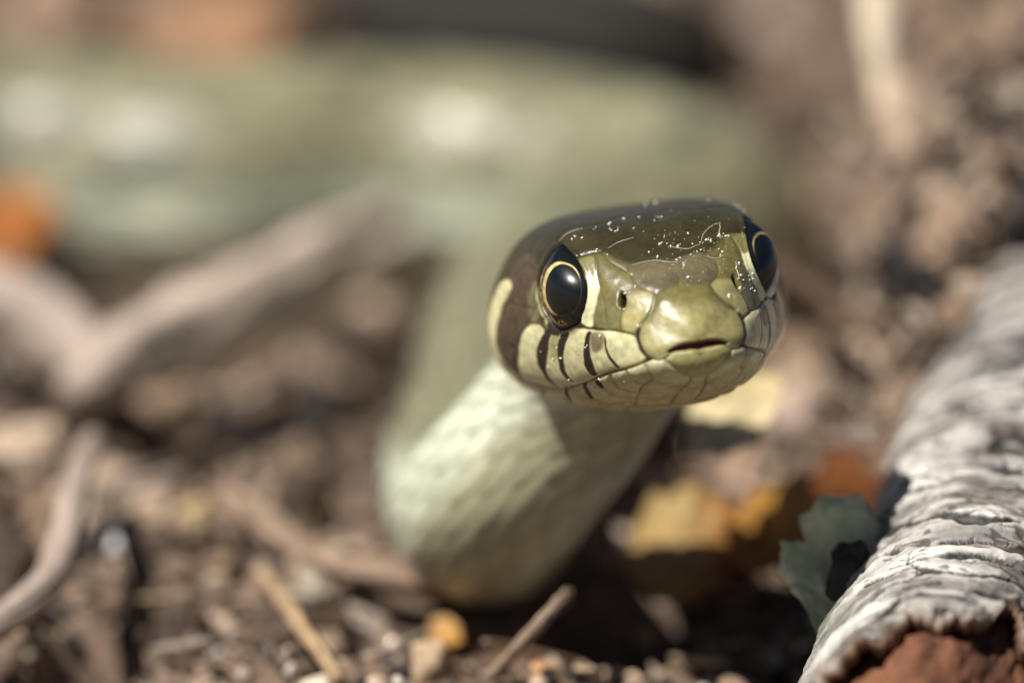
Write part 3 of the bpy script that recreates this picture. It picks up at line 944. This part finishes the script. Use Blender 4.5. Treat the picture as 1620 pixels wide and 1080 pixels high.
# ------------------------------------------------------------------ sticks, chips and leaves
def tube_mesh(path, radii, seed, m=40, step=0.25, lump=0.12, ridge=0.10, flat=1.0):
    path = np.asarray(path, float)
    t = np.concatenate([[0], np.cumsum(np.linalg.norm(np.diff(path, axis=0), axis=1))])
    ev = nat_spline(t, path) if len(path) > 2 else (lambda x: path[0] + (path[1] - path[0]) * (np.asarray(x) / t[-1])[:, None])
    n = max(12, int(t[-1] / step))
    x = np.linspace(0, t[-1], n)
    P = ev(x); T = np.gradient(P, axis=0); T /= np.linalg.norm(T, axis=1)[:, None]
    u = unit(np.cross(T[0], [0.3, 0.2, 1.0])); U = []
    for k in range(n):
        u = unit(u - T[k] * (u @ T[k])); U.append(u)
    U = np.array(U); W = np.cross(T, U)
    r = np.interp(x, np.linspace(0, t[-1], len(radii)), radii)
    endcap = np.minimum(1, np.sqrt(np.clip(np.minimum(x + 0.02, t[-1] - x + 0.02) / (0.5 * r), 0, 1)))
    r = r * endcap
    ph = np.linspace(0, 2 * math.pi, m, endpoint=False)
    cs, sn = np.cos(ph), np.sin(ph)
    dirs = U[:, None] * cs[None, :, None] + W[:, None] * sn[None, :, None] * flat
    q = np.stack([np.repeat(x[:, None], m, 1), cs[None] * 3 + 0 * x[:, None], sn[None] * 3 + 0 * x[:, None]], -1)
    mean = max(radii)
    d = 1 + lump * fbm(q / np.array([mean * 2.5, 2.0, 2.0]), 1.0, 3, seed) + ridge * fbm(q / np.array([mean * 6.0, 0.7, 0.7]), 1.0, 2, seed + 3)
    V = P[:, None] + dirs * (r[:, None] * d)[..., None]
    V = V.reshape(-1, 3)
    a = len(V)
    V = np.concatenate([V, P[:1], P[-1:]])
    j = np.arange(m); last = (n - 1) * m
    caps = np.concatenate([np.stack([np.full(m, a), (j + 1) % m, j], -1), np.stack([np.full(m, a + 1), last + j, last + (j + 1) % m], -1)])
    return V, [grid_faces(n, m), caps], q.reshape(-1, 3)

v, f, c, r = litter(700, 49)
o = mesh_obj('plant_litter', v, f, M_CRUMB, attrs={'col': c, 'rough': r})
tag(o, 'short dry rootlets, needles and bark slivers scattered through the soil', 'litter', kind='stuff')

def stick(name, label, path, radii, col, seed, cat='stick', group=None, **kw):
    V, F, q = tube_mesh(path, radii, seed, **kw)
    qq = np.concatenate([q, q[:1], q[-1:]])
    k = np.clip(0.5 + 0.6 * fbm(qq / np.array([max(radii) * 3, 0.9, 0.9]), 1.0, 3, seed + 9), 0, 1)[:, None]
    k2 = np.clip(0.5 + 0.8 * fbm(qq / np.array([max(radii) * 7, 0.45, 0.45]), 1.0, 3, seed + 19), 0, 1)[:, None]
    C = np.asarray(col) * (0.5 + 0.4 * k + 0.35 * k2)
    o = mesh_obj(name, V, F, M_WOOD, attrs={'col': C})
    return tag(o, label, cat, group)

def gpt(px, py, lift=0.0):
    """Point on the ground seen at a photo pixel, raised by lift mm."""
    q = pz(px, py, 1.0)
    for _ in range(12):
        q = pz(px, py, 0.5 * q[2] + 0.5 * (float(ground_z(np.array([q[0]]), np.array([q[1]]))[0]) + lift))
    return q

stick('broken_branch', 'thick pale broken branch propped against the coiled body', [pd(120, 620, 46), pd(200, 572, 50), pd(310, 520, 55), pd(450, 448, 60), pd(560, 390, 64), pd(632, 355, 66)], [1.5, 2.0, 2.4, 2.5, 2.4, 2.0], srgb(188, 170, 154), 51, lump=0.3, ridge=0.2)
stick('broken_branch', 'knobbly grey stick lying left of the thick broken branch', [pd(-90, 435, 67), pd(10, 468, 62), pd(90, 515, 57), pd(150, 560, 52), pd(205, 610, 47)], [1.6, 1.7, 1.6, 1.4, 1.0], srgb(174, 157, 144), 52, lump=0.22)
stick('twig', 'curved pale pink twig bending down beside a dark hollow', [pd(-60, 1015, 14), pd(20, 972, 16), pd(82, 912, 19), pd(108, 840, 22), pd(122, 765, 26), pd(150, 690, 34)], [0.85, 0.85, 0.8, 0.75, 0.65, 0.5], srgb(172, 153, 140), 53, 'twig')
stick('twig', 'thin tan twig slanting over the soil crumbs', [gpt(412, 902, 2.8), gpt(450, 950, 2.8), gpt(490, 1010, 2.6), gpt(540, 1080, 2.0)], [0.32, 0.42, 0.45, 0.35], srgb(176, 146, 112), 54, 'twig')
stick('twig', 'knotty brown twig leading to the foot of the neck', [gpt(350, 780, 2.6), gpt(430, 835, 2.6), gpt(520, 890, 2.6), gpt(600, 912, 2.4), gpt(695, 935, 1.8)], [0.7, 0.8, 0.75, 0.7, 0.6], srgb(150, 126, 106), 55, 'twig', lump=0.3)
stick('grass_stalk', 'short jointed dry stalk poking up below the neck', [gpt(770, 1075, 1.0), gpt(812, 1032, 2.2), gpt(838, 1003, 3.2), gpt(884, 964, 4.4)], [0.30, 0.33, 0.27, 0.17], srgb(150, 128, 106), 56, 'stalk', lump=0.2)
stick('reed_stalk', 'upright cream coloured dry stalk standing on the bank behind', [pd(1404, 185, 52), pd(1401, 150, 53), pd(1396, 70, 54), pd(1392, 0, 55), pd(1388, -90, 56)], [0.5, 0.75, 1.05, 1.1, 1.1], srgb(226, 208, 180), 57, 'stalk', lump=0.08)
stick('twig', 'brown twig bridging the dark hollow beside the birch log', [gpt(1290, 470, 1.5), pd(1380, 520, 40), pd(1470, 585, 38), pd(1520, 640, 36)], [0.5, 0.6, 0.6, 0.5], srgb(88, 67, 50), 58, 'twig')

stick('shade_branch', 'added dark branch standing in for the shade behind the middle of the coil', [gpt(520, 60, 2.0), gpt(700, 62, 2.5), gpt(900, 74, 3.0), gpt(1050, 88, 3.0), gpt(1170, 96, 2.0)], [4.0, 5.2, 6.0, 5.6, 4.0], srgb(30, 24, 18), 59, lump=0.2, step=0.5)  # added near-black branch; its colour stands in for shade behind the coil

def sheet(name, label, corners, col_fn, mat, seed, thick=0.09, n=60, crumple=0.7, outline=None, cat='leaf', group=None, edge=0.08):
    """A thin crumpled leaf or flake spanned by four corner points, with an irregular outline and real thickness."""
    A, B, C, D = [np.asarray(c, float) for c in corners]
    u = np.linspace(0, 1, n); U, W = np.meshgrid(u, u, indexing='ij')
    # round the square into a leaf-like outline
    a = U * 2 - 1; b = W * 2 - 1
    ra = a * np.sqrt(np.clip(1 - 0.42 * b * b, 0, 1)); rb = b * np.sqrt(np.clip(1 - 0.42 * a * a, 0, 1))
    wob = 1 + edge * fbm(xyz(a * 2.2, b * 2.2), 1.0, 3, seed)
    uu = (ra * wob + 1) / 2; ww = (rb * wob + 1) / 2
    P = ((1 - uu) * (1 - ww))[..., None] * A + (uu * (1 - ww))[..., None] * B + (uu * ww)[..., None] * C + ((1 - uu) * ww)[..., None] * D
    nrm = unit(np.cross(B - A, D - A))
    q = xyz(uu * 3.0, ww * 3.0)
    h = crumple * (fbm(q, 1.3, 3, seed + 2) + 0.25 * np.abs(fbm(q, 0.5, 2, seed + 4)))
    P = P + nrm * h[..., None]
    top = (P + nrm * thick / 2).reshape(-1, 3); bot = (P - nrm * thick / 2).reshape(-1, 3)
    F = grid_faces(n, n, wrap=False)
    k = n * n
    rim = np.concatenate([np.arange(n), np.arange(1, n) * n + n - 1, (n - 1) * n + np.arange(n - 2, -1, -1), np.arange(n - 2, 0, -1) * n])
    rim2 = np.roll(rim, -1)
    side = np.stack([rim, rim + k, rim2 + k, rim2], -1)
    col = col_fn(uu.ravel(), ww.ravel())
    C2 = np.concatenate([col, col])
    o = mesh_obj(name, np.concatenate([top, bot]), [F[:, ::-1], F + k, side], mat, attrs={'col': C2})
    if label: tag(o, label, cat, group)
    return o

def mixc(c1, c2, t):
    return np.asarray(c1) * (1 - t[:, None]) + np.asarray(c2) * t[:, None]

YEL, ORA, CRM, BRN = srgb(186, 140, 66), srgb(156, 92, 30), srgb(178, 150, 96), srgb(96, 54, 26)
sheet('dry_leaf', 'curled yellow and orange dry leaf standing under the snake chin', [pd(985, 945, 22.5), pd(1180, 955, 21), pd(1200, 795, 29), pd(1000, 765, 31)],
      lambda u, w: mixc(CRM, ORA, np.clip(sstep(0.35, 1.0, u) + 0.4 * sstep(0.4, 0.0, w), 0, 1)), M_LEAF, 61, crumple=1.1)
sheet('dry_leaf', 'pointed amber dry leaf tip beside the birch log', [pd(1130, 930, 21), pd(1278, 915, 20), pd(1300, 728, 30), pd(1180, 790, 31)],
      lambda u, w: mixc(YEL, ORA, np.clip(sstep(0.6, 0.0, w) + 0.3 * sstep(0.5, 0, u), 0, 1)), M_LEAF, 62, crumple=0.9)
sheet('dry_leaf', 'rusty brown dead leaf in the hollow beside the birch log', [pd(1260, 830, 28), pd(1400, 830, 28), pd(1410, 735, 38), pd(1270, 735, 38)],
      lambda u, w: mixc(BRN, ORA, 0.4 * w), M_LEAF, 63, crumple=0.9)
sheet('dry_leaf', 'pale cream leaf scrap lit by the sun behind the jaw', [pd(1062, 735, 20), pd(1200, 728, 19), pd(1255, 575, 27), pd(1130, 590, 27)],
      lambda u, w: mixc(srgb(226, 212, 172), srgb(214, 194, 146), w), M_LEAF, 64, crumple=0.6)
sheet('dry_leaf', 'orange dead leaf beside the far end of the coil', [pd(-60, 440, 75), pd(75, 430, 74), pd(90, 290, 84), pd(-50, 280, 84)],
      lambda u, w: mixc(ORA, srgb(196, 120, 44), w), M_LEAF, 65, crumple=1.0)
sheet('dry_leaf', 'small orange leaf crumb among soil in front of the neck', [gpt(672, 1010, .4), gpt(720, 1030, .5), gpt(735, 985, 1.6), gpt(690, 970, 1.4)],
      lambda u, w: mixc(srgb(206, 150, 78), srgb(212, 170, 110), w), M_LEAF, 66, crumple=0.25)
sheet('dry_leaf', 'tan dead leaf lying behind the coiled body', [pd(190, 110, 112), pd(420, 100, 110), pd(480, -40, 126), pd(210, -40, 126)],
      lambda u, w: mixc(srgb(186, 150, 122), srgb(168, 128, 92), u), M_LEAF, 67, crumple=1.2)
sheet('dry_leaf', 'pale curled leaf at the back beside the tan leaf', [pd(0, 45, 118), pd(130, 50, 116), pd(150, -40, 128), pd(0, -40, 128)],
      lambda u, w: mixc(srgb(190, 160, 138), srgb(170, 140, 116), u), M_LEAF, 68, crumple=1.0)

def chip(label, px, py, lift, size, col, seed, name='wood_chip', cat='wood chip', at=None):
    bv, bf = ico(3)
    c0 = gpt(px, py, lift) if at is None else at
    rr = np.random.default_rng(seed)
    R = Matrix.Rotation(rr.uniform(0, 6.28), 3, 'Z') @ Matrix.Rotation(rr.uniform(-.4, .4), 3, 'X')
    d = 1 + 0.28 * fbm(bv * 1.2 + seed, 1.0, 3, seed) 
    V = np.sign(bv) * np.abs(bv) ** 0.75 * d[:, None] * np.array(size)
    V = V @ np.array(R).T + c0
    k = np.clip(0.5 + 0.6 * fbm(bv * 2 + seed, 1.0, 3, seed + 5), 0, 1)[:, None]
    o = mesh_obj(name, V, bf, M_WOOD, attrs={'col': np.asarray(col) * (0.75 + 0.4 * k)})
    tag(o, label, cat)
chip('yellowish bark chip lying between the broken branch and the snake', 490, 632, 1.0, (2.2, 1.3, 0.9), srgb(176, 156, 112), 71)
chip('pale grey wood chip near the foot of the thick broken branch', 415, 690, 0.8, (2.4, 1.4, 0.9), srgb(166, 148, 134), 72)
chip('small pale yellow pebble half sunk in the soil', 312, 818, 0.6, (1.1, 1.0, 0.8), srgb(190, 164, 118), 73, 'pebble', 'pebble')
chip('smooth pinkish wood chip wedged right of the pale leaf scrap', 1262, 665, 2.2, (2.2, 1.6, 1.3), srgb(190, 168, 154), 74)
chip('little pink chip beneath the pale leaf scrap', 1172, 762, 1.4, (1.0, 0.8, 0.7), srgb(190, 156, 132), 75)
chip('whitish pebble at the edge of the curved pink twig', 8, 915, 0.8, (1.2, 1.2, 1.0), srgb(206, 198, 172), 76, 'pebble', 'pebble')
chip('added dark lump standing in for the shaded hole in the greenish bark flake', 1345, 905, 5.0, (1.1, 1.0, 1.4), srgb(52, 46, 40), 78, 'hole_shade', 'shaded hole', at=pd(1345, 908, 4.6))  # dark lump put in as the shade of a hole in the flake
chip('orange tinted bark crumb at the front of the soil', 860, 1062, 0.5, (0.7, 0.6, 0.5), srgb(196, 150, 108), 77)

# ------------------------------------------------------------------ birch log
log = empty('birch_log')
tag(log, 'weathered white birch log with cracked bark and torn end', 'log')
LA, LB = pd(1515, 1070, 1.0), pd(1760, 410, 52)
LT = unit(LB - LA); LLEN = np.linalg.norm(LB - LA)
LU = unit(np.cross(LT, np.cross([0, 0, 1.0], LT))); LW = np.cross(LT, LU)
if LW[0] > 0: LW = -LW                                        # towards image left
def log_dir(th):
    return np.cos(th)[..., None] * LU + np.sin(th)[..., None] * LW
def bark_mesh():
    na, nt = 720, 640
    th = np.linspace(-math.pi, math.pi, nt, endpoint=False)
    th = th
    tq = xyz(np.cos(th) * 2.0, np.sin(th) * 2.0)
    start = -11.5 + 1.8 * fbm(tq, 0.62, 2, 81, 0.6) + 0.9 * fbm(tq, 0.33, 2, 80, 0.6) + 0.22 * fbm(tq, 0.12, 2, 73, 0.6) + 6.0 * sstep(0.55, -0.6, th) * sstep(-2.6, -0.6, th)
    k = np.linspace(0, 1, na)
    a = start[None] + (LLEN + 22 - start[None]) * (k[:, None] ** 1.25)
    TH = np.repeat(th[None], na, 0)
    R0 = 6.7
    q = np.stack([a * 1.0, np.cos(TH) * R0, np.sin(TH) * R0], -1)
    qs = q * np.array([1.0, 0.30, 0.30])
    w1 = 1.5 * fbm(qs, 3.2, 3, 82) + 0.14 * fbm(q, 1.1, 2, 79)
    w2 = 1.1 * fbm(qs, 1.6, 3, 78) + 0.10 * fbm(q, 0.6, 2, 77)
    def shingle(x, pitch, width):
        t = x / pitch; fr = t - np.floor(t)
        d = np.minimum(fr, 1 - fr) * pitch
        return np.exp(-(d / width) ** 2), fr
    c1, f1 = shingle(a + w1 * 1.7, 2.3, 0.36)
    c2, f2 = shingle(a + w2 * 1.3, 0.9, 0.15)
    c1 = c1 * sstep(-0.4, -0.05, fbm(q * np.array([1, .45, .45]), 1.7, 3, 84))
    c2 = c2 * sstep(-0.15, 0.1, fbm(q * np.array([1, .5, .5]), 1.1, 3, 76))
    c3 = sstep(0.90, 0.985, 1 - np.abs(fbm(q, 1.5, 3, 75))) * sstep(0.15, 0.45, fbm(q, 2.0, 2, 74))
    crack = np.clip(c1 + 0.8 * c3, 0, 1); fine = np.clip(c2, 0, 1)
    plate = fbm(qs, 1.4, 3, 86)
    r = R0 + 0.4 * fbm(q, 6.0, 3, 87) + 0.16 * plate + 0.10 * np.sin(f1 * math.pi) - 0.26 * crack - 0.08 * fine + 0.05 * fbm(q, 0.45, 3, 88)
    # torn lip: thin edge that lifts a little
    crack = sstep(0.22, 0.5, crack + 0.12 * fbm(q, 0.3, 2, 70)); fine = sstep(0.3, 0.65, fine)
    lip = np.exp(-(a - start[None]) / 0.9)
    r = r + lip * (0.5 * fbm(q, 2.2, 2, 89) + 0.35 * fbm(q, 0.5, 3, 71, 0.65))
    far = sstep(14, 34, a)
    r = r - 0.6 * far * sstep(0.15, 0.5, fbm(q, 4.0, 3, 90))
    white = srgb(206, 201, 192); grey = srgb(122, 117, 112); dk = srgb(24, 22, 20)
    t = np.clip(0.5 + 0.7 * plate + 0.35 * fbm(q, 4.0, 2, 91), 0, 1)[..., None]
    C = grey * (1 - t) + white * t
    C = C * (1 - 0.95 * crack[..., None]) + dk * 0.95 * crack[..., None]
    C = C * (1 - 0.7 * fine[..., None]) + dk * 0.7 * fine[..., None]
    dirt = (sstep(0.18, 0.5, fbm(qs, 1.0, 4, 69, 0.65)) * 0.65)[..., None]
    C = C * (1 - dirt) + srgb(78, 70, 62) * dirt
    pt = (far * sstep(0.15, 0.45, fbm(q, 4.0, 3, 90)))[..., None]
    C = C * (1 - 0.9 * pt) + srgb(52, 50, 50) * 0.9 * pt
    green = (sstep(0.55, 1.25, TH) * sstep(-0.2, 0.4, fbm(q, 3.0, 2, 92) + 0.25) * (1 - sstep(8, 16, a)))[..., None]
    C = C * (1 - 0.55 * green) + srgb(112, 122, 98) * 0.55 * green
    edge = np.exp(-(a - start[None]) / (0.3 + 0.5 * np.clip(fbm(q, 1.0, 2, 72) + 0.4, 0, 1)))[..., None]
    C = C * (1 - 0.7 * edge) + srgb(112, 84, 58) * 0.7 * edge
    P = LA + LT * a[..., None] + log_dir(TH) * r[..., None]
    inner = LA + LT * (start + 0.15)[:, None] + log_dir(th) * (r[0] - 0.75)[:, None]
    inner2 = LA + LT * (start + 5.0)[:, None] + log_dir(th) * (r[0] - 0.9)[:, None]
    V = np.concatenate([inner2[None], inner[None], P]).reshape(-1, 3)
    C = np.concatenate([np.tile(srgb(96, 66, 44), (2, nt, 1)), C]).reshape(-1, 3)
    return V, grid_faces(na + 2, nt), C
v, f, c = bark_mesh()
mesh_obj('bark', v, f, M_BARK, log, attrs={'col': c})
def core_mesh():
    na, nt = 300, 400
    th = np.linspace(-math.pi, math.pi, nt, endpoint=False)
    a = np.linspace(-20, LLEN + 20, na)[:, None] + 0 * th[None]
    TH = 0 * a + th[None]
    q = np.stack([a * 0.35, np.cos(TH) * 5.6, np.sin(TH) * 5.6], -1)
    r = 5.55 + 0.45 * fbm(q, 2.6, 3, 95) + 0.2 * fbm(q * np.array([3.0, 1, 1]), 0.6, 4, 96, 0.6)
    r = r * np.clip((a + 20.3) / 3.0, 0, 1) ** 0.4
    P = LA + LT * a[..., None] + log_dir(TH) * r[..., None]
    t = np.clip(0.5 + 0.7 * fbm(q, 1.5, 3, 97), 0, 1)[..., None]
    C = srgb(62, 38, 26) * (1 - t) + srgb(122, 80, 56) * t
    g = sstep(0.35, 1.0, TH + 0.25 * fbm(q, 2.0, 2, 98))[..., None]
    C = C * (1 - g) + srgb(134, 118, 82) * g
    return P.reshape(-1, 3), grid_faces(na, nt), C.reshape(-1, 3)
v, f, c = core_mesh()
mesh_obj('inner_wood', v, f, M_WOOD, log, attrs={'col': c})
o = sheet('bark_flake', None, [pd(1258, 975, 5), pd(1350, 1000, 2), pd(1490, 815, 9), pd(1268, 800, 9)], lambda u, w: mixc(srgb(182, 192, 138), srgb(208, 208, 168), np.clip(0.5 + fbm(xyz(u * 4, w * 4), 1.0, 3, 101), 0, 1)), M_BARK, 102, thick=0.4, crumple=1.5, edge=0.3)
o['label'] = 'greenish curled flake of bark'
o.parent = log

# ------------------------------------------------------------------ dust and fibres stuck to the head
def head_dust():
    V, F, C, R, b = [], [], [], [], 0
    bv, bf = ico(1)
    r3 = np.random.default_rng(11)
    spots = [(1046, 338), (1036, 345), (1043, 341), (964, 351), (987, 345), (1011, 340), (966, 361), (973, 365), (977, 360), (1001, 359), (1091, 366), (1049, 371), (1045, 383),
             (1058, 385), (1064, 388), (1074, 389), (1098, 386), (1108, 383), (1111, 393), (1101, 395), (1099, 403), (1138, 369), (1140, 372), (1146, 370), (1152, 369), (1154, 371), (1143, 374),
             (1123, 378), (1117, 377), (1027, 398), (1041, 406), (1072, 406), (1074, 408), (1080, 412), (1083, 416), (1140, 394), (1142, 400), (1091, 438), (1093, 436), (1108, 441),
             (1170, 425), (1172, 432), (1168, 415), (1172, 440), (1190, 435), (1192, 443), (1191, 456), (1196, 463), (1158, 470), (1156, 468), (1179, 456), (1191, 442), (1180, 443),
             (944, 357), (906, 376), (920, 374), (940, 360), (944, 393), (956, 398), (851, 556), (872, 567), (881, 555), (886, 568), (898, 603), (926, 549), (947, 528), (865, 582), (945, 600),
             (1212, 470), (1219, 474), (1224, 480), (1090, 615), (1096, 612), (1107, 617), (1118, 614), (985, 606), (976, 620), (983, 485), (986, 489), (989, 483), (992, 462), (994, 467), (1005, 452), (1165, 318), (1171, 324), (1180, 330), (1036, 318), (1024, 321), (1120, 317)]
    def add(P, n, r, stretch, col):
        nonlocal b
        q = np.random.default_rng(int(abs(P[0]) * 9999) % 9999)
        R3 = rand_rot(1)[0]
        v = (bv * (1 + 0.3 * q.normal(size=(len(bv), 1))) * np.array(stretch)) @ R3.T * r + P
        V.append(v); F.append(bf + b); C.append(np.tile(col, (len(bv), 1))); b += len(bv)
    for (px, py) in spots:
        for k in range(int(r3.integers(1, 3))):
            P = on_head(px + r3.normal() * 2.0, py + r3.normal() * 1.6)
            add(P + TOWARD * 0.02, None, r3.uniform(0.022, 0.055), (1, 1, r3.uniform(1, 2.2)), srgb(232, 224, 206))
    for _ in range(110):
        px, py = r3.uniform(1015, 1215), r3.uniform(325, 470)
        if r3.random() < 0.45: px, py = r3.normal(1120, 45), r3.normal(398, 22)
        P = on_head(px, py)
        add(P, None, r3.uniform(0.012, 0.028), (1, 1, 1.4), srgb(196, 184, 160))
    fibres = [[(1110, 379), (1114, 368), (1122, 358), (1130, 353), (1138, 350)], [(1140, 349), (1139, 360), (1140, 371)], [(1120, 403), (1128, 406), (1140, 406), (1147, 402)],
              [(1087, 408), (1084, 416), (1080, 424)], [(1166, 412), (1168, 424), (1171, 434), (1172, 442)], [(1063, 388), (1078, 391), (1096, 390), (1108, 384)],
              [(1000, 417), (1016, 412), (1032, 409), (1052, 411), (1070, 413)], [(962, 390), (972, 383), (986, 378), (1002, 373)], [(884, 379), (892, 369), (906, 362), (922, 358)],
              [(1215, 512), (1224, 520), (1231, 534), (1226, 548)], [(1210, 476), (1220, 484), (1228, 496), (1234, 512)], [(1226, 548), (1221, 556), (1214, 551)], [(1190, 600), (1202, 590), (1210, 574), (1214, 556)]]
    for pts in fibres:
        t = np.linspace(0, 1, len(pts)); tt2 = np.linspace(0, 1, 16)
        pts = np.array(pts, float)
        path = np.array([on_head(np.interp(k, t, pts[:, 0]), np.interp(k, t, pts[:, 1])) for k in tt2]) + TOWARD * 0.03
        path[1:-1] = (path[:-2] + 2 * path[1:-1] + path[2:]) / 4
        v, f, q = tube_mesh(path[::3], [0.009, 0.016, 0.018, 0.011], 5, m=8, step=0.1)
        f2 = f[0]
        tri = np.concatenate([f2[:, [0, 1, 2]], f2[:, [0, 2, 3]]])
        V.append(v); F.append(tri + b); C.append(np.tile(srgb(206, 196, 170), (len(v), 1))); b += len(v)
    return np.concatenate(V), np.concatenate(F), np.concatenate(C)
v, f, c = head_dust()
o = mesh_obj('dust_specks', v, f, M_DUST, attrs={'col': c})
tag(o, 'pale dust grains and fine fibres stuck to the snake snout and crown', 'dust', kind='stuff')
